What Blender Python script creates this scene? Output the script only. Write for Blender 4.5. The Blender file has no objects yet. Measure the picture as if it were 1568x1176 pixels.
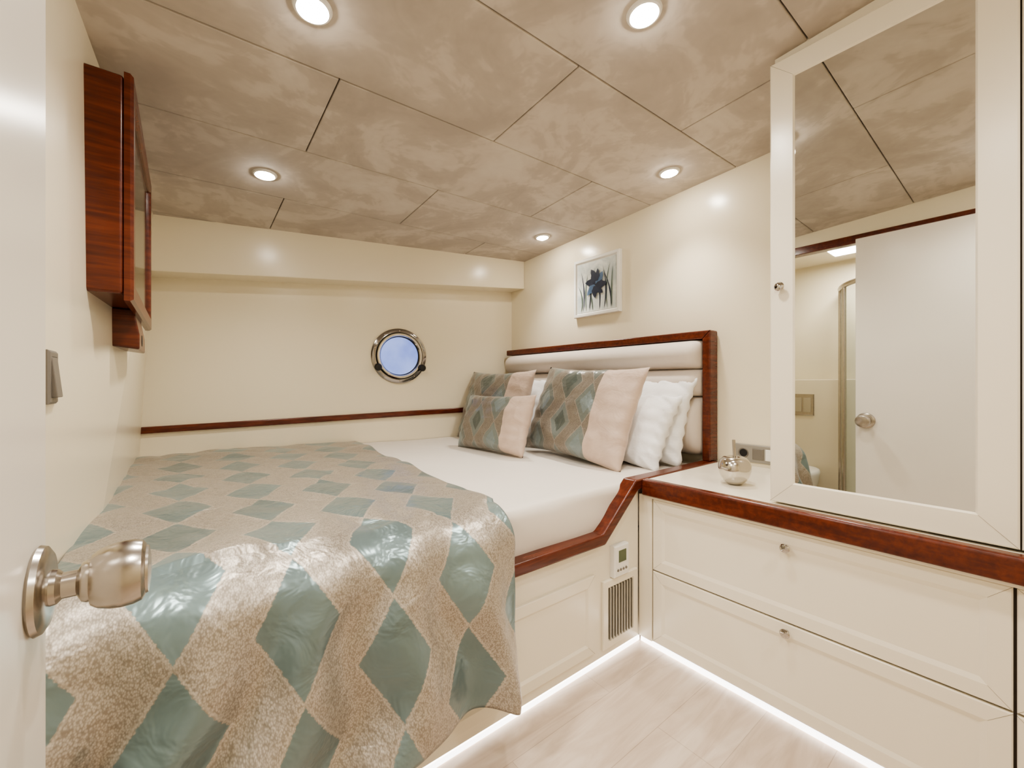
import bpy, bmesh, math, random
from mathutils import Vector, Matrix, noise
random.seed(4)
scene=bpy.context.scene
COL=scene.collection

# ------------------------------------------------------------------ helpers
def link(o,parent=None):
    COL.objects.link(o)
    if parent is not None: o.parent=parent
    return o
def empty(name):
    o=bpy.data.objects.new(name,None); o.empty_display_size=0.05
    return link(o)
def mesh(name,verts,faces,mat,parent=None,smooth=False,bevel=0,uv=None,seg=2,recalc=True,subsurf=0,solid=0):
    me=bpy.data.meshes.new(name)
    me.from_pydata([tuple(v) for v in verts],[],faces)
    if recalc:
        bm=bmesh.new(); bm.from_mesh(me); bmesh.ops.recalc_face_normals(bm,faces=bm.faces[:]); bm.to_mesh(me); bm.free()
    if uv is not None:
        l=me.uv_layers.new(name='UVMap')
        for p in me.polygons:
            for li in p.loop_indices:
                l.data[li].uv=uv[me.loops[li].vertex_index]
    for p in me.polygons: p.use_smooth=smooth
    mats=mat if isinstance(mat,(list,tuple)) else [mat]
    for m in mats: me.materials.append(m)
    o=bpy.data.objects.new(name,me); link(o,parent)
    if solid:
        m=o.modifiers.new('s','SOLIDIFY'); m.thickness=solid; m.offset=0
    if bevel:
        m=o.modifiers.new('b','BEVEL'); m.width=bevel; m.segments=seg; m.limit_method='ANGLE'; m.angle_limit=math.radians(30)
        for p in me.polygons: p.use_smooth=True
        w=o.modifiers.new('w','WEIGHTED_NORMAL'); w.keep_sharp=False
    if subsurf:
        m=o.modifiers.new('ss','SUBSURF'); m.levels=subsurf; m.render_levels=subsurf
    return o
BF=[(0,1,2,3),(4,5,6,7),(0,1,5,4),(1,2,6,5),(2,3,7,6),(3,0,4,7)]
def box(name,x0,x1,y0,y1,z0,z1,mat,parent=None,bevel=0,seg=2):
    v=[(x0,y0,z0),(x1,y0,z0),(x1,y1,z0),(x0,y1,z0),(x0,y0,z1),(x1,y0,z1),(x1,y1,z1),(x0,y1,z1)]
    return mesh(name,v,BF,mat,parent,bevel=bevel,seg=seg)
def hexa(name,bot,top,mat,parent=None,bevel=0):
    return mesh(name,list(bot)+list(top),BF,mat,parent,bevel=bevel)
def prism(name,pts,fa,fb,mat,parent=None,bevel=0,smooth=False):
    """pts 2D; fa,fb map 2D->3D for the two caps"""
    n=len(pts)
    v=[fa(*p) for p in pts]+[fb(*p) for p in pts]
    f=[tuple(range(n)),tuple(range(n,2*n))]+[(i,(i+1)%n,n+(i+1)%n,n+i) for i in range(n)]
    return mesh(name,v,f,mat,parent,bevel=bevel,smooth=smooth)
def lathe(name,prof,origin,axis,mat,parent=None,seg=40,smooth=True):
    ax=Vector(axis).normalized(); q=Vector((0,0,1)).rotation_difference(ax).to_matrix()
    o=Vector(origin); v=[];f=[]
    n=len(prof)
    for i in range(seg):
        a=2*math.pi*i/seg
        for r,h in prof: v.append(o+q@Vector((r*math.cos(a),r*math.sin(a),h)))
    for i in range(seg):
        j=(i+1)%seg
        for k in range(n-1): f.append((i*n+k,j*n+k,j*n+k+1,i*n+k+1))
    ob=mesh(name,v,f,mat,parent,smooth=smooth,recalc=False)
    bm=bmesh.new(); bm.from_mesh(ob.data); bmesh.ops.remove_doubles(bm,verts=bm.verts[:],dist=1e-6)
    bmesh.ops.recalc_face_normals(bm,faces=bm.faces[:]); 
    for fc in bm.faces: fc.smooth=smooth
    for e in bm.edges:
        if len(e.link_faces)==2 and e.calc_face_angle(0)>0.6: e.smooth=False
    bm.to_mesh(ob.data); bm.free()
    return ob
def rings(name,F,a0,a1,b0,b1,rr,mat,parent=None,cap=True,back=True):
    """nested rectangular rings; F(a,b,n)->world ; rr list of (inset,n)"""
    v=[];f=[]
    for ins,n in rr:
        for a,b in ((a0+ins,b0+ins),(a1-ins,b0+ins),(a1-ins,b1-ins),(a0+ins,b1-ins)): v.append(F(a,b,n))
    for k in range(len(rr)-1):
        for i in range(4):
            j=(i+1)%4; f.append((k*4+i,k*4+j,k*4+4+j,k*4+4+i))
    if back: f.append((0,1,2,3))
    if cap:
        k=(len(rr)-1)*4; f.append((k,k+1,k+2,k+3))
    return mesh(name,v,f,mat,parent)
def tube(name,pts,r,mat,parent=None,cyclic=False):
    cu=bpy.data.curves.new(name,'CURVE'); cu.dimensions='3D'; cu.bevel_depth=r; cu.bevel_resolution=5; cu.use_fill_caps=True
    sp=cu.splines.new('POLY'); sp.points.add(len(pts)-1)
    for i,p in enumerate(pts): sp.points[i].co=(*p,1)
    sp.use_cyclic_u=cyclic; cu.materials.append(mat)
    tmp=bpy.data.objects.new(name+'_c',cu); COL.objects.link(tmp)
    dg=bpy.context.evaluated_depsgraph_get(); me=bpy.data.meshes.new_from_object(tmp.evaluated_get(dg))
    bpy.data.objects.remove(tmp)
    for p in me.polygons: p.use_smooth=True
    o=bpy.data.objects.new(name,me); return link(o,parent)
def miters(name,F,a0,a1,b0,b1,L,n,mat,parent):
    """hairline mitre joints at the four corners of a frame"""
    v=[];f=[];w=.0006
    for (a,b,sa,sb) in ((a0,b0,1,1),(a1,b0,-1,1),(a1,b1,-1,-1),(a0,b1,1,-1)):
        k=len(v)
        p=[(a+w*sa,b-0),(a+L*sa+w*sa,b+L*sb),(a+L*sa-w*sa,b+L*sb),(a-w*sa+w*sa*1,b+w*sb*2)]
        for q in p: v.append(F(q[0],q[1],n))
        f.append((k,k+1,k+2,k+3))
    mesh(name,v,f,mat,parent)

# ------------------------------------------------------------------ materials
class NT:
    def __init__(s,name):
        s.m=bpy.data.materials.new(name); s.m.use_nodes=True; s.t=s.m.node_tree; s.n=s.t.nodes
        s.b=s.n['Principled BSDF']
    def new(s,ty,**k):
        x=s.n.new(ty)
        for a,b in k.items(): setattr(x,a,b)
        return x
    def put(s,sock,val):
        if isinstance(val,bpy.types.NodeSocket): s.t.links.new(val,sock)
        else: sock.default_value=val
    def math(s,op,a,b=0.0,c=0.0):
        x=s.new('ShaderNodeMath',operation=op); s.put(x.inputs[0],a)
        if len(x.inputs)>1: s.put(x.inputs[1],b)
        if len(x.inputs)>2: s.put(x.inputs[2],c)
        return x.outputs[0]
    def mix(s,f,a,b,mode='MIX'):
        x=s.new('ShaderNodeMix',data_type='RGBA',blend_type=mode)
        s.put(x.inputs[0],f); s.put(x.inputs[6],a); s.put(x.inputs[7],b); return x.outputs[2]
    def coord(s,kind='Object'): return s.new('ShaderNodeTexCoord').outputs[kind]
    def mapping(s,vec,scale=(1,1,1),rot=(0,0,0),loc=(0,0,0)):
        x=s.new('ShaderNodeMapping'); s.put(x.inputs[0],vec); x.inputs['Scale'].default_value=scale; x.inputs['Rotation'].default_value=rot; x.inputs['Location'].default_value=loc
        return x.outputs[0]
    def noise(s,vec,scale,detail=2,rough=.5,dist=0):
        x=s.new('ShaderNodeTexNoise'); s.put(x.inputs['Vector'],vec); x.inputs['Scale'].default_value=scale; x.inputs['Detail'].default_value=detail
        x.inputs['Roughness'].default_value=rough; x.inputs['Distortion'].default_value=dist; return x.outputs[0]
    def ramp(s,f,stops):
        x=s.new('ShaderNodeValToRGB'); s.put(x.inputs[0],f); e=x.color_ramp.elements
        while len(e)<len(stops): e.new(.5)
        for i,(p,c) in enumerate(stops):
            e[i].position=p; e[i].color=c if len(c)==4 else (*c,1)
        return x.outputs[0]
    def bump(s,h,strength=.2,dist=.01):
        x=s.new('ShaderNodeBump'); s.put(x.inputs['Height'],h); x.inputs['Strength'].default_value=strength; x.inputs['Distance'].default_value=dist
        s.t.links.new(x.outputs[0],s.b.inputs['Normal'])
def C(r,g,b):
    """sRGB 0-255 -> linear"""
    f=lambda c:(c/255/12.92 if c/255<=.04045 else ((c/255+.055)/1.055)**2.4)
    return (f(r),f(g),f(b),1)
def simple(name,col,rough=.4,metal=0,var=.03,vs=6,coat=0,bump=0,bs=80):
    k=NT(name); v=k.coord(); nz=k.noise(v,vs,0)
    dark=tuple(c*(1-var*2) for c in col[:3])+(1,); 
    k.put(k.b.inputs['Base Color'],k.mix(nz,dark,col))
    k.b.inputs['Roughness'].default_value=rough; k.b.inputs['Metallic'].default_value=metal
    k.b.inputs['Coat Weight'].default_value=coat; k.b.inputs['Coat Roughness'].default_value=.08
    if bump: k.bump(k.noise(v,bs,1),bump,.002)
    return k.m
M_wall=simple('wall_cream_paint',C(239,229,205),.24,var=.015,vs=2)
M_white=simple('satin_white_lacquer',C(240,232,214),.25,var=.01)
M_door=simple('door_lacquer',C(232,226,216),.25,var=.02)
M_steel=simple('brushed_steel',C(188,181,172),.24,metal=1,var=.06,vs=60)
M_chrome=simple('chrome',C(195,192,188),.07,metal=1,var=.01)
M_apple=simple('satin_silver',C(205,200,192),.16,metal=1,var=.02)
M_dark=simple('dark_gap',C(58,48,38),.7)
M_vent=simple('vent_cavity_grey',C(104,97,86),.7)
M_slat=simple('vent_slat_grey',C(186,180,166),.5)
M_joint=simple('hairline_joint',C(168,158,138),.6)
M_black=simple('black_plastic',C(22,22,24),.4)
M_grey=simple('grey_switch_plastic',C(118,112,104),.4)
M_socket=simple('socket_silver_grey',C(150,145,135),.35)
M_bath=simple('bathroom_wall',C(228,218,194),.35)
M_plast=simple('white_plastic',C(240,238,232),.35)
def mk_mirror():
    k=NT('mirror_glass'); k.put(k.b.inputs['Base Color'],(.80,.81,.79,1)); k.b.inputs['Metallic'].default_value=1; k.b.inputs['Roughness'].default_value=.012
    return k.m
M_mirror=mk_mirror()
def mk_wood():
    k=NT('mahogany'); v=k.coord(); a=k.mapping(v,(3,3,26)); b=k.mapping(v,(1.4,26,26))
    n1=k.noise(a,2.2,2,.6,.4); n2=k.noise(b,2.2,3,.6,.4)
    n=k.math('MULTIPLY',k.math('ADD',n1,n2),.5)
    k.put(k.b.inputs['Base Color'],k.ramp(n,[(.3,C(66,27,17)),(.5,C(92,40,24)),(.7,C(116,54,33))]))
    k.b.inputs['Roughness'].default_value=.25
    return k.m
M_wood=mk_wood()
def mk_ceiling():
    k=NT('suede_ceiling_panel'); v=k.coord()
    n1=k.noise(v,2.4,4,.6,1.2); n2=k.noise(v,11,2,.6,1.0)
    n=k.math('ADD',k.math('MULTIPLY',n1,.78),k.math('MULTIPLY',n2,.22))
    k.put(k.b.inputs['Base Color'],k.ramp(n,[(.36,C(176,166,156)),(.5,C(188,178,167)),(.54,C(199,189,178)),(.66,C(207,198,187))]))
    k.b.inputs['Roughness'].default_value=.85
    return k.m
M_ceil=mk_ceiling()
def mk_floor():
    k=NT('whitewashed_oak_floor'); v=k.coord()
    br=k.new('ShaderNodeTexBrick'); k.put(br.inputs['Vector'],v); br.offset=.37
    br.inputs['Scale'].default_value=1; br.inputs['Brick Width'].default_value=1.25; br.inputs['Row Height'].default_value=.2
    br.inputs['Mortar Size'].default_value=.0012; br.inputs['Color1'].default_value=C(214,197,180); br.inputs['Color2'].default_value=C(192,173,155); br.inputs['Mortar'].default_value=C(150,130,112)
    g=k.noise(k.mapping(v,(1.3,8,1)),2.2,4,.58,1.0)
    col=k.mix(.5,br.outputs[0],k.ramp(g,[(.32,C(176,155,136)),(.5,C(206,188,171)),(.66,C(226,213,199))]))
    k.put(k.b.inputs['Base Color'],col); k.b.inputs['Roughness'].default_value=.34
    return k.m
M_floor=mk_floor()
def mk_em(name,col,st):
    k=NT(name); k.b.inputs['Base Color'].default_value=col; k.b.inputs['Emission Color'].default_value=col; k.b.inputs['Emission Strength'].default_value=st
    return k.m
M_bulb=mk_em('downlight_bulb',(1,.93,.82,1),110)
M_led=mk_em('led_strip_emitter',(1,.98,.96,1),2.3)
def mk_linen(name,col,rough=.75,wr=.25,ws=7):
    k=NT(name); v=k.coord()
    n=k.noise(v,ws,3,.55,.6)
    k.put(k.b.inputs['Base Color'],k.mix(n,tuple(c*.95 for c in col[:3])+(1,),col))
    k.b.inputs['Roughness'].default_value=rough
    k.bump(n,wr,.02)
    return k.m
M_sheet=mk_linen('white_sheet',C(232,224,214),.6,.25,3)
M_pillow=mk_linen('white_pillow_cotton',C(244,243,243),.8,.45,8)
M_headpad=mk_linen('headboard_upholstery',C(216,205,194),.7,.08,10)
def mk_pattern(name,pu,pv,hw,hh,ou,ov,band=None,sc=1.0,dark=False,nested=False):
    """woven diamond fabric; UV are metres on the cloth"""
    k=NT(name); uv=k.coord('UV'); sep=k.new('ShaderNodeSeparateXYZ'); k.put(sep.inputs[0],uv)
    wob=k.math('MULTIPLY',k.math('SUBTRACT',k.noise(k.mapping(uv,(60,170,1)),1,0),.5),.007*sc)
    U=k.math('ADD',sep.outputs[0],wob); V=sep.outputs[1]
    cx=k.math('DIVIDE',k.math('SUBTRACT',U,ou),pu)
    col=k.math('FLOOR',k.math('ADD',cx,.5))
    dx=k.math('MULTIPLY',k.math('SUBTRACT',cx,col),pu)
    par=k.math('FLOORED_MODULO',col,2.0)
    vy=k.math('ADD',k.math('DIVIDE',k.math('SUBTRACT',V,ov),pv),k.math('MULTIPLY',par,.5))
    fl=k.math('FLOOR',k.math('ADD',vy,.5))
    dy=k.math('MULTIPLY',k.math('SUBTRACT',vy,fl),pv)
    d=k.math('ADD',k.math('DIVIDE',k.math('ABSOLUTE',dx),hw),k.math('DIVIDE',k.math('ABSOLUTE',dy),hh))
    wn=k.new('ShaderNodeTexWhiteNoise',noise_dimensions='2D'); cb=k.new('ShaderNodeCombineXYZ'); k.put(cb.inputs[0],col); k.put(cb.inputs[1],fl); k.put(wn.inputs['Vector'],cb.outputs[0])
    teal=k.mix(wn.outputs[0],C(98,113,112) if not dark else C(92,99,95),C(122,141,142) if not dark else C(118,127,123))
    teal=k.mix(k.math('MULTIPLY',k.noise(uv,9,1),.5),teal,C(144,163,166) if not dark else C(120,123,115))
    vo=k.new('ShaderNodeTexVoronoi'); k.put(vo.inputs['Vector'],k.mapping(uv,(330,210,1))); vo.inputs['Scale'].default_value=1
    weave=k.ramp(vo.outputs[0],[(.2,(1,1,1)),(.75,(0,0,0))])
    beige=k.mix(weave,C(150,141,129),C(190,181,169))
    if dark: beige=k.mix(weave,C(114,106,96),C(140,131,118))
    mask=k.ramp(d,[(.97,(1,1,1)),(1.0,(0,0,0))])
    base=k.mix(mask,beige,teal)
    if nested:
        inner=k.ramp(d,[(.56,(1,1,1)),(.59,(0,0,0))])
        base=k.mix(inner,base,k.mix(par,C(84,93,88),C(122,134,134)))
    line=k.ramp(k.math('ABSOLUTE',k.math('SUBTRACT',d,1.04)),[(.0,(1,1,1)),(.05,(0,0,0))])
    base=k.mix(k.math('MULTIPLY',line,.3 if dark else .4),base,C(210,202,190))
    rough=k.math('ADD',.29,k.math('MULTIPLY',k.math('SUBTRACT',1.0,mask),.08))
    metal=.5 if not dark else .15
    if band is not None:
        bm_=k.math('GREATER_THAN',sep.outputs[0],band)
        pink=k.mix(k.noise(uv,14,1,.5,.5),C(186,163,148),C(208,187,170))
        base=k.mix(bm_,base,pink)
        rough=k.math('ADD',rough,k.math('MULTIPLY',bm_,.2))
        k.put(k.b.inputs['Metallic'],k.math('MULTIPLY',k.math('SUBTRACT',1.0,bm_),metal))
    else: k.b.inputs['Metallic'].default_value=metal
    k.put(k.b.inputs['Base Color'],base); k.put(k.b.inputs['Roughness'],rough)
    k.b.inputs['Sheen Weight'].default_value=.25; k.b.inputs['Sheen Roughness'].default_value=.4; k.b.inputs['Specular IOR Level'].default_value=.6
    k.bump(k.noise(uv,11,3,.55,.6),.6,.018)
    return k.m

# ------------------------------------------------------------------ room geometry
def zc(x,y): return 2.197+.0278*(x-2.3)-.0565*(y-2.75)
def yw(x): return 2.93+.148*(2.3-x)
XL,XR=-.24,2.30; YB=-1.05
def wallx(y,z): return XL+(-.02+.14*(y-1.2)/2.16)*z/2.4

box('floor',-1.35,2.45,-1.2,3.5,-.04,0,M_floor)
# window (hull) wall
hexa('wall_window',[(-.45,yw(-.45),0),(2.45,yw(2.45),0),(2.45,yw(2.45)+.08,0),(-.45,yw(-.45)+.08,0)],
     [(-.45,yw(-.45),2.4),(2.45,yw(2.45),2.4),(2.45,yw(2.45)+.08,2.4),(-.45,yw(-.45)+.08,2.4)],M_wall)
box('wall_headboard',XR,XR+.08,-1.2,2.95,0,2.45,M_wall)
box('wall_back',-1.35,2.4,YB-.08,YB,0,2.45,M_wall)
# left wall (slightly leaning towards the hull)
hexa('wall_left',[(XL-.06,1.2,0),(XL,1.2,0),(XL,3.36,0),(XL-.06,3.36,0)],
     [(XL-.06,1.2,2.4),(XL-.02,1.2,2.4),(XL+.12,3.36,2.4),(XL-.06,3.36,2.4)],M_wall)
box('wall_left_header',XL-.06,XL+.005,0,1.2,2.14,2.4,M_wall)
box('wall_left_rear',XL-.06,XL,YB,0,0,2.4,M_wall)
box('trim_door_header',XL-.065,XL+.012,0,1.2,2.085,2.14,M_wood,bevel=.004)
# beam/ledge below ceiling at hull
bt=lambda x:zc(x,yw(x)-.18)+.03
xa,xb=-.2,2.299
hexa('trim_beam',[(xa,yw(xa)-.18,1.785),(xb,yw(xb)-.18,1.965),(xb,yw(xb)+.01,1.965),(xa,yw(xa)+.01,1.785)],
     [(xa,yw(xa)-.18,bt(xa)),(xb,yw(xb)-.18,bt(xb)),(xb,yw(xb)+.01,bt(xb)),(xa,yw(xa)+.01,bt(xa))],M_wall,bevel=.006)
# wood rail on window wall
x0,x1=-.20,2.2
hexa('trim_rail',[(x0,yw(x0)-.022,.855),(x1,yw(x1)-.022,.925),(x1,yw(x1)+.005,.925),(x0,yw(x0)+.005,.855)],
     [(x0,yw(x0)-.022,.895),(x1,yw(x1)-.022,.965),(x1,yw(x1)+.005,.965),(x0,yw(x0)+.005,.895)],M_wood,bevel=.006)

# ceiling : backing + suede tiles with open joints
def build_ceiling():
    v=[];f=[];mi=[]
    def slab(xa,xb,ya,yb,d0,d1,m):
        b=len(v)
        for d in (d0,d1):
            for x,y in ((xa,ya),(xb,ya),(xb,yb),(xa,yb)): v.append((x,y,zc(x,y)+d))
        for q in BF: f.append(tuple(b+i for i in q)); mi.append(m)
    slab(-.34,2.4,-1.15,3.4,.012,.05,1)
    g=.0020
    for i in range(-3,6):
        y0=.49+.515*i; y1=y0+.515
        off=.43 if i%2==0 else 1.09
        xs=[off+1.32*n for n in range(-3,4)]
        for n in range(len(xs)-1):
            a=max(xs[n],-.3); b=min(xs[n+1],2.36)
            ya=max(y0,-1.1); yb=min(y1,3.35)
            if b-a<.02 or yb-ya<.02: continue
            slab(a+g,b-g,ya+g,yb-g,0,.02,0)
    o=mesh('ceiling',v,f,[M_ceil,M_dark])
    for p,m in zip(o.data.polygons,mi): p.material_index=m
    md=o.modifiers.new('b','BEVEL'); md.width=.004; md.segments=2; md.limit_method='ANGLE'
build_ceiling()

# downlights
def downlight(x,y,energy=14,size=150):
    e=empty('ceiling_downlight'); z=zc(x,y)
    nrm=Vector((.0278,-.0565,-1)).normalized()
    o=Vector((x,y,z))
    lathe('trim_ring',[(.036,.001),(.038,.006),(.043,.009),(.049,.007),(.053,0.0)],o,nrm,M_plast,e)
    lathe('bulb',[(0,.022),(.018,.020),(.030,.013),(.037,0.001),(.037,0)],o,nrm,M_bulb,e)
    l=bpy.data.lights.new('downlight_lamp','SPOT'); l.energy=energy; l.spot_size=math.radians(size); l.spot_blend=.9; l.shadow_soft_size=.05; l.color=(1,.958,.89)
    lo=bpy.data.objects.new('lamp',l); link(lo,e); lo.location=o+nrm*.07
for x,y,en,sz in ((.29,1.29,20,138),(1.1,.75,16,145),(.31,2.33,17,138),(2.03,1.23,17,104),(2.05,2.25,17,104),(.3,.1,17,150),(1.1,-.5,20,155)):  # last two are out of view, added as ambient fill for the room
    downlight(x,y,en,sz)

# ------------------------------------------------------------------ bathroom seen in the mirror
box('wall_bathroom_rear',-1.3,-1.22,-.3,1.95,0,2.3,M_bath)
box('wall_bathroom_side',-1.3,-.3,1.85,1.93,0,2.3,M_bath)
box('wall_bathroom_near',-1.3,-.3,-.38,-.3,0,2.3,M_bath)
box('ceiling_bathroom',-1.3,-.3,-.38,1.93,2.22,2.28,M_white)
box('trim_cistern_ledge',-1.22,-1.1,.95,1.85,0,1.19,M_bath,bevel=.008)
fp=empty('flush_plate')
rings('plate',lambda a,b,n:(-1.1+n,a,b),1.25,1.42,.87,1.06,[(0,0),(0,.008),(.006,.012)],M_steel,fp)
box('button_1',-1.09,-1.084,1.27,1.33,.90,1.03,M_chrome,fp,.003); box('button_2',-1.09,-1.084,1.34,1.40,.90,1.03,M_chrome,fp,.003)
sh=empty('shower_enclosure')
cx_,cy_=-1.2,.45
arc=[(cx_+.62*math.cos(a),cy_+.62*math.sin(a)) for a in [math.radians(90-i*7.5) for i in range(13)]]
tube('top_rail',[(x,y,1.94) for x,y in arc],.02,M_steel,sh)
tube('bottom_rail',[(x,y,.2) for x,y in arc],.02,M_steel,sh)
for i in (2,4,8): tube('post_%d'%i,[(arc[i][0],arc[i][1],.2),(arc[i][0],arc[i][1],1.94)],.014,M_steel,sh)
def mk_glass():
    k=NT('shower_glass'); k.b.inputs['Base Color'].default_value=(.42,.52,.45,1); k.b.inputs['Roughness'].default_value=.05
    k.put(k.b.inputs['Alpha'],.35); return k.m
M_glass=mk_glass()
gv=[];gf=[]
for x,y in arc: gv+= [(x,y,.2),(x,y,1.94)]
for i in range(len(arc)-1): gf.append((2*i,2*i+2,2*i+3,2*i+1))
mesh('glass',gv,gf,M_glass,sh,smooth=True)
pts=[(cx_,cy_)]+arc
prism('shower_tray',pts,lambda a,b:(a,b,.0),lambda a,b:(a,b,.16),M_plast,sh,bevel=.01)
tl=empty('toilet')
def toilet():
    prof=[]; v=[];f=[];N=28
    for (z,sc,dx) in ((.15,.45,-.08),(.22,.7,-.05),(.32,.95,0),(.38,1.0,0),(.40,1.02,0),(.425,1.0,0),(.43,.9,0)):
        for i in range(N):
            a=2*math.pi*i/N
            x=-.86+dx+.24*sc*math.cos(a)*(1.0); y=1.33+.175*sc*math.sin(a)
            v.append((x,y,z))
    K=7
    for k in range(K-1):
        for i in range(N): j=(i+1)%N; f.append((k*N+i,k*N+j,k*N+N+j,k*N+N+i))
    f.append(tuple(range(N))); f.append(tuple(range((K-1)*N,K*N)))
    mesh('bowl_and_lid',v,f,M_plast,tl,smooth=True)
    box('wall_bracket',-1.1,-.95,1.24,1.42,.16,.40,M_plast,tl,.02)
toilet()
bl=bpy.data.lights.new('bathroom_fill_lamp','AREA'); bl.energy=12; bl.size=.3; bl.color=(1,.95,.87)  # unseen lamp and disc, added to light the bathroom box
be=empty('bathroom_fill_light'); bo=bpy.data.objects.new('lamp',bl); link(bo,be); bo.location=(-.75,.9,2.19)
lathe('disc',[(0,.0),(.1,0),(.11,.012),(.10,.016)],(-.75,.9,2.2),(0,0,1),M_plast,be)

# ------------------------------------------------------------------ foreground door
d=empty('door_1')
DX=-.131
KO=(DX,.698,.918)
box('leaf',DX-.04,DX,-.06,.75,.012,2.085,M_door,d,bevel=.004)
lathe('rose',[(0,0),(.046,0),(.049,.003),(.047,.008),(.040,.012),(.026,.013),(.0,.013)],KO,(1,0,0),M_steel,d,48)
lathe('knob',[(.0,.012),(.020,.012),(.019,.018),(.0145,.022),(.0145,.034),(.022,.038),(.024,.042),(.024,.045),(.029,.046),(.0335,.052),(.037,.062),(.0385,.072),(.038,.083),(.0355,.091),(.031,.094),(.029,.0945),(.028,.097),(.014,.099),(.0,.099)],KO,(1,0,0),M_steel,d,56)
lathe('knob_back',[(.0,0),(.048,0),(.046,.008),(.02,.012),(.013,.03),(.0275,.04),(.0365,.06),(.03,.082),(0,.085)],(DX-.04,.698,.918),(-1,0,0),M_steel,d,40)
box('latch_plate',DX-.03,DX-.01,.749,.7515,.86,.98,M_steel,d,.002)
for z in (.3,1.1,1.85): lathe('hinge',[(0,0),(.007,0),(.007,.09),(0,.09)],(DX-.002,-.062,z),(0,0,1),M_steel,d,16)
# switch
sw=empty('light_switch')
rings('plate',lambda a,b,n:(XL+.0+n,a,b),1.335,1.415,1.105,1.225,[(0,0),(0,.008),(.005,.012),(.014,.012),(.016,.009)],M_grey,sw)
hexa('rocker',[(XL+.008,1.35,1.12),(XL+.022,1.35,1.12),(XL+.022,1.4,1.12),(XL+.008,1.4,1.12)],[(XL+.008,1.35,1.21),(XL+.013,1.35,1.21),(XL+.013,1.4,1.21),(XL+.008,1.4,1.21)],M_grey,sw,bevel=.002)

# ------------------------------------------------------------------ TV cabinet
tv=empty('wall_mounted_television')
def tvbox(): 
    box('housing',XL+.0,-.140,1.700,2.50,1.42,2.075,M_wood,tv,bevel=.01,seg=3)
    F=lambda a,b,n:(-.140+n,a,b)
    rings('front_frame',F,1.700,2.60,1.40,2.085,[(0,0),(0,.014),(.006,.022),(.05,.022),(.056,.016),(.060,.008)],M_wood,tv)
    rings('screen',F,1.760,2.54,1.46,2.025,[(0,.0),(0,.011)],simple('tv_screen',C(14,14,16),.08),tv)
    prism('lower_box',[(0,1.29),(.115,1.275),(.115,1.33),(.10,1.42),(0,1.42)],lambda a,b:(XL+.0+a,2.03,b),lambda a,b:(XL+.0+a,2.30,b),M_wood,tv,bevel=.006)
    lathe('cable_hole',[(0,.001),(.02,.001),(.022,0)],(-.1245,2.14,1.315),(1,0,0),M_black,tv,24)
tvbox()

# ------------------------------------------------------------------ porthole
ph=empty('window_1')
pc=Vector((1.31,yw(1.31),1.366)); pn=Vector((-.148,-1,0)).normalized()
M_ring=simple('porthole_polished_steel',C(160,156,152),.12,metal=1,var=.05,vs=12)
lathe('outer_flange',[(.168,0),(.168,.01),(.175,.018),(.20,.018),(.210,.012),(.212,0)],pc,pn,M_ring,ph,72)
lathe('rubber_gasket',[(.172,.0185),(.176,.022),(.181,.0185)],pc,pn,M_black,ph,72)
lathe('inner_ring',[(.150,.0),(.150,.026),(.156,.034),(.168,.034),(.173,.028),(.173,.0)],pc+pn*.004,pn,M_chrome,ph,72)
lathe('pane_gasket',[(.144,.013),(.149,.016),(.151,.013)],pc,pn,M_black,ph,72)
def mk_sky():
    k=NT('porthole_daylight_glass'); v=k.coord(); n=k.noise(v,5,3)
    c=k.ramp(n,[(.3,C(92,116,200)),(.7,C(146,166,228))])
    k.put(k.b.inputs['Base Color'],(.1,.12,.2,1)); k.put(k.b.inputs['Emission Color'],c); k.b.inputs['Emission Strength'].default_value=.8; k.b.inputs['Roughness'].default_value=.1
    return k.m
lathe('pane',[(0,.012),(.152,.012),(.152,.0)],pc,pn,mk_sky(),ph,72)
tz=Vector((1,-.148,0)).normalized()
for sgn in (-1,1):
    c=pc+tz*(.168*sgn)+Vector((0,0,-.09))
    lathe('dog_bolt',[(0,.02),(.012,.02),(.012,.04),(.026,.042),(.028,.055),(.02,.066),(0,.068)],c,pn,M_black,ph,20)
    box('lug',c.x-.02,c.x+.02,c.y-.035,c.y-.004,c.z-.014,c.z+.014,M_chrome,ph,.004)
for k_ in range(10):
    a=2*math.pi*(k_+.5)/10; c=pc+tz*(.192*math.cos(a))+Vector((0,0,.192*math.sin(a)))+pn*.017
    lathe('screw',[(0,.003),(.004,.003),(.006,0)],c,pn,M_steel,ph,12)

# ------------------------------------------------------------------ bed
bed=empty('bed')
YF=1.12
pts=[(-.235,.03),(1.596,.03),(1.596,.70),(1.53,.70),(1.33,.50),(-.235,.50)]
prism('base_front',pts,lambda a,b:(a,YF,b),lambda a,b:(a,YF+.03,b),M_white,bed)
box('plinth',-.20,2.2,YF+.03,2.85,.0,.48,M_white,bed)
Fy=lambda a,b,n:(a,YF-n,b)
PR=[(0,0),(0,.008),(.003,.011),(.040,.011),(.050,.005),(.056,.005)]
for nm,a0,a1 in (('access_panel',.46,1.295),('access_panel_foot',-.23,.42)):
    rings(nm,Fy,a0,a1,.07,.385,PR,M_white,bed)
    miters(nm+'_joints',Fy,a0,a1,.07,.385,.040,.0112,M_joint,bed)
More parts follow.
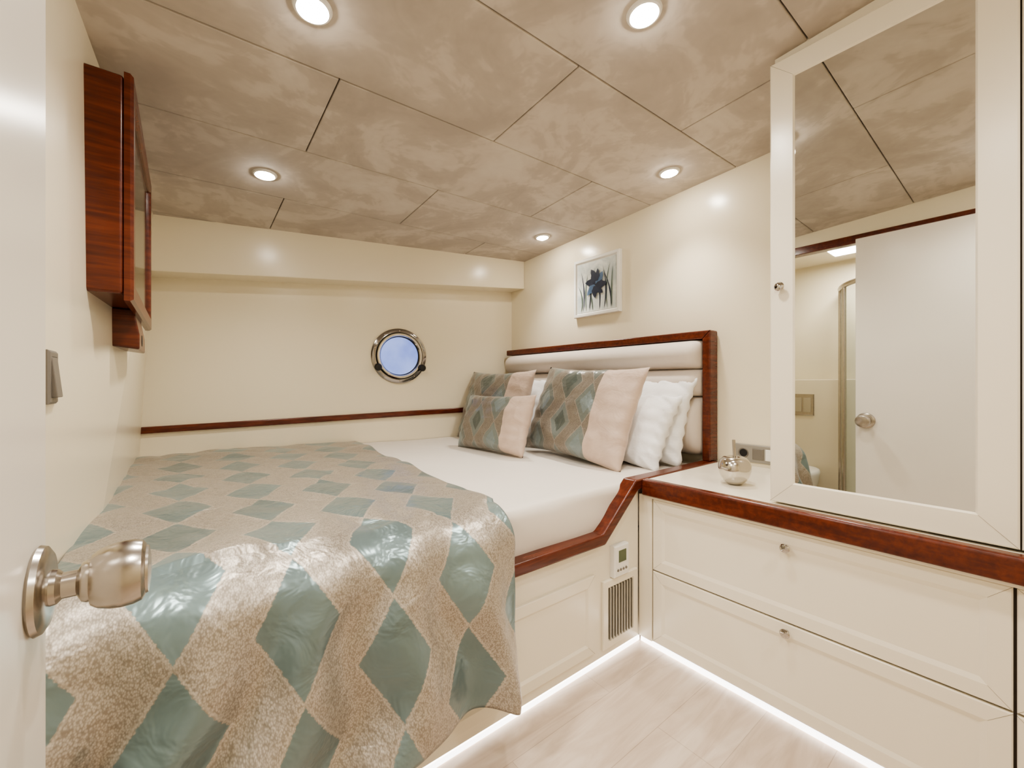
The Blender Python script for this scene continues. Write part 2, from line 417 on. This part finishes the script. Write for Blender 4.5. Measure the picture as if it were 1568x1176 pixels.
# mahogany bed rail sweeping up to the counter
def rail():
    path=[(-.235,.525),(1.325,.525),(1.545,.712),(2.27,.712)]
    h=.023
    up=[];dn=[]
    for i,(x,z) in enumerate(path):
        ds=[]
        if i>0: ds.append(Vector((x-path[i-1][0],z-path[i-1][1])).normalized())
        if i<len(path)-1: ds.append(Vector((path[i+1][0]-x,path[i+1][1]-z)).normalized())
        t=sum(ds,Vector((0,0))).normalized(); n=Vector((-t.y,t.x)); kk=h/max(.3,n.dot(Vector((-ds[0].y,ds[0].x))))
        up.append((x+n.x*kk,z+n.y*kk)); dn.append((x-n.x*kk,z-n.y*kk))
    prism('bed_rail',up+dn[::-1],lambda a,b:(a,1.085,b),lambda a,b:(a,1.155,b),M_wood,bed,bevel=.009)
rail()
# mattress, following the hull line
def mattress():
    nx,ny=70,50; v=[];f=[]
    xa,xb=-.232,2.19
    def zt(x,y): return .712+.006*noise.noise(Vector((x*2.5,y*2.5,0)))+.004*abs(noise.noise(Vector((x*5+y*2,y*2,7))))
    for j in range(ny+1):
        for i in range(nx+1):
            x=xa+(xb-xa)*i/nx; ya=1.16; yb=yw(x)-.006; y=ya+(yb-ya)*j/ny
            v.append([max(x,wallx(y,.71)+.003),y,zt(x,y)])
    f=[(j*(nx+1)+i,j*(nx+1)+i+1,(j+1)*(nx+1)+i+1,(j+1)*(nx+1)+i) for j in range(ny) for i in range(nx)]
    R=.045
    steps=[]
    for k in range(1,6):
        a=math.pi/2*k/5; steps.append((-R*math.sin(a)*.55,-R*(1-math.cos(a))))
    steps+= [(-.026,-.08),(-.026,-.11),(-.025,-.14),(-.024,-.17),(-.01,-.21)]
    prev=list(range(nx+1))
    for dy,dz in steps:
        cur=[]
        for i in range(nx+1):
            x=xa+(xb-xa)*i/nx
            cur.append(len(v)); w=.007*noise.noise(Vector((x*5+dz*9,dz*9,3)))
            v.append([x,1.16+dy+w,zt(x,1.16)+dz])
        for i in range(nx): f.append((prev[i],prev[i+1],cur[i+1],cur[i]))
        prev=cur
    mesh('mattress',v,f,M_sheet,bed,smooth=True)
    box('mattress_core',-.20,2.18,1.19,2.87,.47,.69,M_sheet,bed)
mattress()
# headboard
hb=empty('headboard'); hb.parent=bed
HX=2.255
ya,yb,za,zb=1.10,2.90,.735,1.44
w_=.045
def frame_piece(name,p):
    prism(name,p,lambda a,b:(HX+.04,a,b),lambda a,b:(HX-.045,a,b),M_wood,hb,bevel=.007)
frame_piece('post_right',[(ya,za),(ya+w_,za),(ya+w_,zb-w_),(ya,zb)])
frame_piece('top_rail',[(ya,zb),(ya+w_,zb-w_),(yb-.01,zb-w_),(yb-.01,zb)])
def roll(name,y0,y1,z0,z1,xf,xb):
    n=40;m=18; v=[];f=[]
    for i in range(n+1):
        u=i/n; u=.5-.5*math.cos(math.pi*u); y=y0+(y1-y0)*u
        e=min(u,1-u)*(y1-y0); s=1.0 if e>.06 else math.sqrt(max(0,1-(1-e/.06)**2))*.6+.4
        for j in range(m+1):
            a=math.pi*j/m
            hz=(z1-z0)/2*(.8+.2*s)
            zz=(z0+z1)/2-hz*math.cos(a); xx=xb-(xb-xf)*s*(math.sin(a)**.75)
            v.append((xx,y,zz))
    for i in range(n):
        for j in range(m): a=i*(m+1)+j; f.append((a,a+1,a+m+2,a+m+1))
    f.append(tuple(range(m+1))); f.append(tuple(range(n*(m+1),n*(m+1)+m+1)))
    o=mesh(name,v,f,M_headpad,hb,smooth=True)
for k_,(z0,z1) in enumerate(((.755,1.085),(1.08,1.235),(1.23,1.395))):
    roll('pad_%d'%k_,ya+w_+.004,2.86,z0,z1,2.135,2.285)
# ------------------------------------------------------------------ pillows
def pillow(name,w,h,t,bc,lean,yaw,mat,roll_=0,seed=0,pinch=.07,flange=0,parent=None,puff=.5):
    nx,ny=48,36
    L=math.radians(lean)
    X=Vector((0,-1,0)); Y=Vector((math.sin(L),0,math.cos(L))); Z=X.cross(Y)
    R=Matrix((X,Y,Z)).transposed()
    R=Matrix.Rotation(math.radians(yaw),3,'Z')@R@Matrix.Rotation(math.radians(roll_),3,'Z')
    v=[];f=[];uv=[]
    def pos(i,j,side):
        a=-1+2*i/nx; b=-1+2*j/ny
        px=a*(1-pinch*(1-b*b)**1.0*abs(a)**3) ; py=b*(1-pinch*1.3*(1-a*a)*abs(b)**3)
        ex=max(0,1-abs(a)**3.2); ey=max(0,1-abs(b)**3.2)
        th=(ex*ey)**puff
        n=noise.noise(Vector((a*1.6+seed*7,b*1.6,side*3)))*.22+noise.noise(Vector((a*4+seed*3,b*4,side*5)))*.10
        # puckers radiating along the seams
        pk=.10*math.sin(a*26+seed)*abs(b)**4+.10*math.sin(b*20+seed)*abs(a)**4
        zz=side*(t/2)*th*(1+n+pk)
        if flange and (ex*ey)<.3: zz+=.009*math.sin(22*(a+b)+seed)
        return Vector((px*w/2,py*h/2+h/2,zz)),(px*w/2,py*h/2+h/2)
    idx={}
    for side in (1,-1):
        for j in range(ny+1):
            for i in range(nx+1):
                edge=i in(0,nx) or j in (0,ny)
                if side==-1 and edge: idx[(side,i,j)]=idx[(1,i,j)]; continue
                p,q=pos(i,j,side); idx[(side,i,j)]=len(v); v.append(Vector(bc)+R@p); uv.append(q)
        for j in range(ny):
            for i in range(nx):
                f.append((idx[(side,i,j)],idx[(side,i+1,j)],idx[(side,i+1,j+1)],idx[(side,i,j+1)]))
    return mesh(name,v,f,mat,parent,smooth=True,uv=uv)
P1=mk_pattern('cushion_fabric_large',.185,.25,.086,.118,-.06,.20,band=.175,sc=.8,dark=True,nested=True)
P2=mk_pattern('cushion_fabric_small',.185,.24,.086,.115,-.10,.19,band=.16,sc=.8,dark=True,nested=True)
pillow('white_pillow',.74,.49,.17,(2.01,1.52,.72),20,0,M_pillow,seed=1,flange=1)
pillow('white_pillow',.68,.43,.16,(1.885,1.53,.72),27,-3,M_pillow,seed=2,flange=1,roll_=-3)
pillow('white_pillow',.66,.50,.17,(2.0,2.38,.725),20,0,M_pillow,seed=3,flange=1)
pillow('patterned_cushion',.82,.57,.18,(1.73,1.70,.72),21,-4,P1,seed=4,roll_=-2)
pillow('patterned_cushion',.74,.56,.16,(1.78,2.59,.72),18,4,P1,seed=5)
pillow('lumbar_cushion',.67,.385,.15,(1.53,2.20,.715),18,3,P2,seed=6,roll_=1)

# ------------------------------------------------------------------ throw blanket
def blanket():
    nx=190; nt=230
    v=[];uv=[]
    R=.11; D=.400; YC=1.20; ZT=.730
    for j in range(nt+1):
        T=j/nt
        for i in range(nx+1):
            s=i/nx
            x=-.226+s*(.226+.855)
            yfar=yw(x)-.03-.015*math.sin(s*9)-.25*max(0,.5-s)
            Ltop=yfar-YC
            arcl=R*math.pi/2
            tot=Ltop+arcl+D+.008*math.sin(s*13)+.045*s**4
            l=T*tot-Ltop
            k=max(0,min(1,(l-arcl)/D)); k0=max(0,min(1,l/arcl))
            ph_=x*27+3.0*k*math.sin(x*5+1)+1.8*noise.noise(Vector((x*3,k*2,2)))+l*4
            A=.014*k0+.034*k
            ys=A*(1+math.sin(ph_))+.016*k*(1+math.sin(x*11+1))
            ys+=.012*k0*noise.noise(Vector((x*9,l*6,5)))
            if l<0:
                y=YC-l
                z=ZT+.010*noise.noise(Vector((x*3.2,y*2.2,1)))+.020*abs(noise.noise(Vector((x*6+y*2,y*3-x*2,4))))
                z+=.012*math.exp(-((y-YC)/.2)**2)*(.5+.5*math.sin(ph_))
                xr=x+.12*s**2*(-l/1.75)+.006*math.sin(y*7)*s
                p=(max(xr,wallx(y,.74)+.008),y,z)
            elif l<arcl:
                a=l/R
                y=YC-R*math.sin(a)*1.12; z=ZT-R*(1-math.cos(a))+.012*(.5+.5*math.sin(ph_))*(1-k0)
                p=(x,y-ys,z)
            else:
                dd=l-arcl
                z=ZT-R-dd
                y=YC-R*1.12-ys-.02*k
                xr=x-.015*(k**.8)*s**3+.010*math.cos(ph_)*k*s
                z+=.004*math.sin(ph_+1)*k
                p=(max(xr,-.226),min(y,1.074),z)
            v.append(p); uv.append((x,l))
    f=[(j*(nx+1)+i,j*(nx+1)+i+1,(j+1)*(nx+1)+i+1,(j+1)*(nx+1)+i) for j in range(nt) for i in range(nx)]
    M=mk_pattern('throw_fabric',.225,.30,.090,.147,.66,.20)
    return mesh('throw_blanket',v,f,M,None,smooth=True,uv=uv,solid=.007)
blanket()

# ------------------------------------------------------------------ counter with drawers
dr=empty('drawer_cabinet')
CX=1.60; YE=YB+.006
box('carcass',CX+.02,2.295,YE,1.08,.03,.655,M_white,dr)
box('front_stile',CX,CX+.03,1.052,1.118,.03,.662,M_white,dr,bevel=.002)
box('counter_top',1.588,2.298,YE,1.083,.655,.73,M_white,dr)
prism('counter_edge',[(1.572,.668),(1.60,.660),(1.612,.660),(1.612,.735),(1.578,.735),(1.572,.728)],lambda a,b:(a,YE,b),lambda a,b:(a,1.084,b),M_wood,dr,bevel=.005)
FXd=lambda a,b,n:(CX+.018-n,a,b)
DR=[(0,0),(0,.014),(.003,.018),(.042,.018),(.056,.0135),(.060,.0135)]
KN=[(0,0),(.0065,0),(.006,.010),(.009,.013),(.0145,.017),(.0155,.022),(.012,.026),(.004,.028),(0,.028)]
for (a0,a1) in ((.046,1.048),(-1.02,.040)):
    for (b0,b1,kz) in ((.345,.652,.600),(.035,.340,.315)):
        rings('drawer_front',FXd,a0,a1,b0,b1,DR,M_white,dr)
        miters('drawer_joints',FXd,a0,a1,b0,b1,.042,.0182,M_joint,dr)
        lathe('drawer_knob',KN,(CX-.0005,(a0+a1)/2-.012,kz),(-1,0,0),M_chrome,dr,24)
box('gap_shadow',CX+.012,CX+.022,YE,1.05,.03,.655,M_dark,dr)
# LED plinth strips
led=empty('floor_led_strip')
box('strip_bed',-.23,1.61,YF+.002,YF+.012,.003,.022,M_led,led)
box('strip_cabinet',CX+.01,CX+.02,YB+.01,1.115,.003,.022,M_led,led)

# wardrobe with mirrored door
wd=empty('mirrored_wardrobe')
WX=1.63
def wtop(y): return zc(1.66,y)+.012
hexa('carcass',[(WX+.022,YE,.733),(2.296,YE,.733),(2.296,.590,.733),(WX+.022,.590,.733)],[(WX+.022,YE,wtop(YE)),(2.296,YE,wtop(YE)),(2.296,.59,wtop(.59)),(WX+.022,.59,wtop(.59))],M_white,wd)
FW=lambda a,b,n:(WX+.02-n,a,b)
WR=[(0,0),(0,.016),(.004,.020),(.070,.020),(.075,.012)]
def wdoor(a0,a1,mirror,nm):
    rings(nm+'_frame',FW,a0,a1,.738,2.275,WR,M_white,wd,cap=not mirror)
    miters(nm+'_joints',FW,a0,a1,.738,2.275,.070,.0202,M_joint,wd)
    if mirror:
        rings('mirror_pane',FW,a0+.073,a1-.073,.738+.073,2.275-.073,[(0,.006),(0,.0125)],M_mirror,wd)
wdoor(.036,.598,True,'mirror_door'); wdoor(-.530,.0325,False,'plain_door'); wdoor(-1.04,-.533,False,'plain_door_b')
box('door_gap',WX+.012,WX+.0215,.0,.2,.735,2.28,M_dark,wd)
lathe('wardrobe_knob',KN,(WX,.562,1.485),(-1,0,0),M_chrome,wd,24)

# ------------------------------------------------------------------ picture
pf=empty('framed_iris_picture')
FP=lambda a,b,n:(2.299-n,a,b)
rings('frame',FP,1.736,2.148,1.634,2.050,[(0,0),(0,.026),(.004,.03),(.020,.03),(.024,.020),(.030,.018)],M_plast,pf)
def mk_paper():
    k=NT('iris_print_paper'); v=k.coord(); n=k.noise(v,9,3,.6,1)
    k.put(k.b.inputs['Base Color'],k.ramp(n,[(.3,C(190,200,200)),(.7,C(234,236,232))])); k.b.inputs['Roughness'].default_value=.25
    return k.m
rings('print',FP,1.768,2.116,1.666,2.018,[(0,.015),(0,.020)],mk_paper(),pf)
M_ink=simple('ink_blue_black',C(38,48,72),.5,var=.2,vs=30); M_ink2=simple('ink_slate_blue',C(92,120,156),.5,var=.2,vs=30); M_ink3=simple('ink_green_grey',C(92,108,100),.5)
def petal(name,c,ang,L,W,mat,off,curve=0):
    n=14;v=[]
    c=Vector(c); 
    for sd in (1,-1):
        rng=range(n+1) if sd==1 else range(n-1,0,-1)
        for i in rng:
            u=i/n; hw=W*math.sin(math.pi*u**.8)*(1+.12*math.sin(u*17)); a=math.radians(ang)+curve*u
            p=c+Vector((math.cos(a),math.sin(a)))*L*u+Vector((-math.sin(a),math.cos(a)))*hw*sd
            v.append(FP(-p.x+1.942,p.y+1.842,off))
    mesh(name,v,[tuple(range(len(v)))],mat,pf)
o_=.0205
for i,(x,a,L,c) in enumerate(((-.12,80,.30,.25),(-.09,98,.28,-.2),(.03,84,.22,.15),(.10,100,.32,-.25),(.13,86,.26,.3),(-.03,95,.16,.1),(.07,75,.30,.3),(-.14,70,.2,.5),(-.06,86,.31,-.1),(.14,94,.3,-.1))):
    petal('stem_%d'%i,(x,-.172),a,L,.0055,M_ink3 if i%2 else M_ink,o_+.0003*i,c)
for i,(x,y,a,L,W,m) in enumerate(((0,.01,95,.12,.030,M_ink),(0,.01,150,.10,.030,M_ink),(0,.01,35,.10,.030,M_ink2),(0,.01,-20,.10,.028,M_ink),(0,.0,200,.10,.026,M_ink2),(0,0,250,.09,.026,M_ink),(0,0,300,.09,.024,M_ink),(.0,.03,60,.09,.02,M_ink))):
    petal('petal_%d'%i,(x,y),a,L,W,m,o_+.0045+.0003*i,.3)

# ------------------------------------------------------------------ small objects
th=empty('thermostat')
FT=Fy
rings('body',FT,1.40,1.495,.345,.475,[(0,0.0005),(0,.022),(.004,.027)],M_plast,th)
rings('display',FT,1.425,1.475,.405,.455,[(0,.0265),(.001,.0285)],simple('lcd_green_grey',C(86,98,70),.2),th)
for i in range(4): lathe('button',[(0,.003),(.005,.003),(.006,0)],(1.42+.018*i,YF-.027,.375),(0,-1,0),M_grey,th,14)
vt=empty('air_vent_grille')
rings('surround',FT,1.345,1.575,.06,.340,[(0,0.0005),(0,.010),(.003,.013),(.03,.013),(.032,.002)],M_white,vt)
box('dark_cavity',1.377,1.543,YF-.004,YF-.001,.092,.308,M_vent,vt)
for i in range(9):
    x=1.383+i*.0185
    hexa('slat_%d'%i,[(x,YF-.017,.092),(x+.007,YF-.017,.092),(x+.013,YF-.004,.092),(x+.006,YF-.004,.092)],[(x,YF-.017,.308),(x+.007,YF-.017,.308),(x+.013,YF-.004,.308),(x+.006,YF-.004,.308)],M_slat,vt)
so=empty('wall_socket')
FS=lambda a,b,n:(2.299-n,a,b)
rings('plate',FS,.80,1.01,.748,.838,[(0,0),(0,.007),(.004,.010)],M_socket,so)
lathe('schuko_ring',[(.016,.0),(.019,.0),(.023,.003),(.024,.003),(.026,0)],(2.289,.965,.793),(-1,0,0),M_grey,so,32)
lathe('schuko_well',[(0,.0012),(.0185,.0012),(.0185,0)],(2.289,.965,.793),(-1,0,0),M_black,so,32)
rings('rocker_switch',FS,.868,.920,.765,.821,[(0,.009),(0,.012),(.003,.014)],M_grey,so)
rings('rocker_switch_b',FS,.808,.860,.765,.821,[(0,.009),(0,.012),(.003,.014)],M_plast,so)
ap=empty('silver_apple_ornament')
A=(1.816,.80,.7305)
lathe('apple_body',[(0,.005),(.016,.0),(.028,.003),(.043,.016),(.055,.036),(.0625,.060),(.0625,.080),(.056,.099),(.044,.112),(.030,.116),(.018,.113),(.008,.106),(.0,.100)],A,(0,0,1),M_apple,ap,56)
tube('stem',[(A[0],A[1],A[2]+.098),(A[0]+.001,A[1]+.002,A[2]+.13),(A[0]+.004,A[1]+.006,A[2]+.185)],.0065,M_steel,ap)

# ------------------------------------------------------------------ world, camera
w=bpy.data.worlds.new('world'); scene.world=w; w.use_nodes=True
w.node_tree.nodes['Background'].inputs[0].default_value=(.8,.85,1,1); w.node_tree.nodes['Background'].inputs[1].default_value=.3
cam=bpy.data.cameras.new('camera'); co=bpy.data.objects.new('camera',cam); link(co)
cam.sensor_width=36; cam.lens=640/1568*36; cam.clip_start=.02
co.location=(0,0,1.15); co.rotation_euler=(math.radians(90),0,-math.atan2(.618,.786))
scene.camera=co
scene.view_settings.view_transform='AgX'
scene.view_settings.look='AgX - Medium High Contrast'
scene.view_settings.exposure=.78
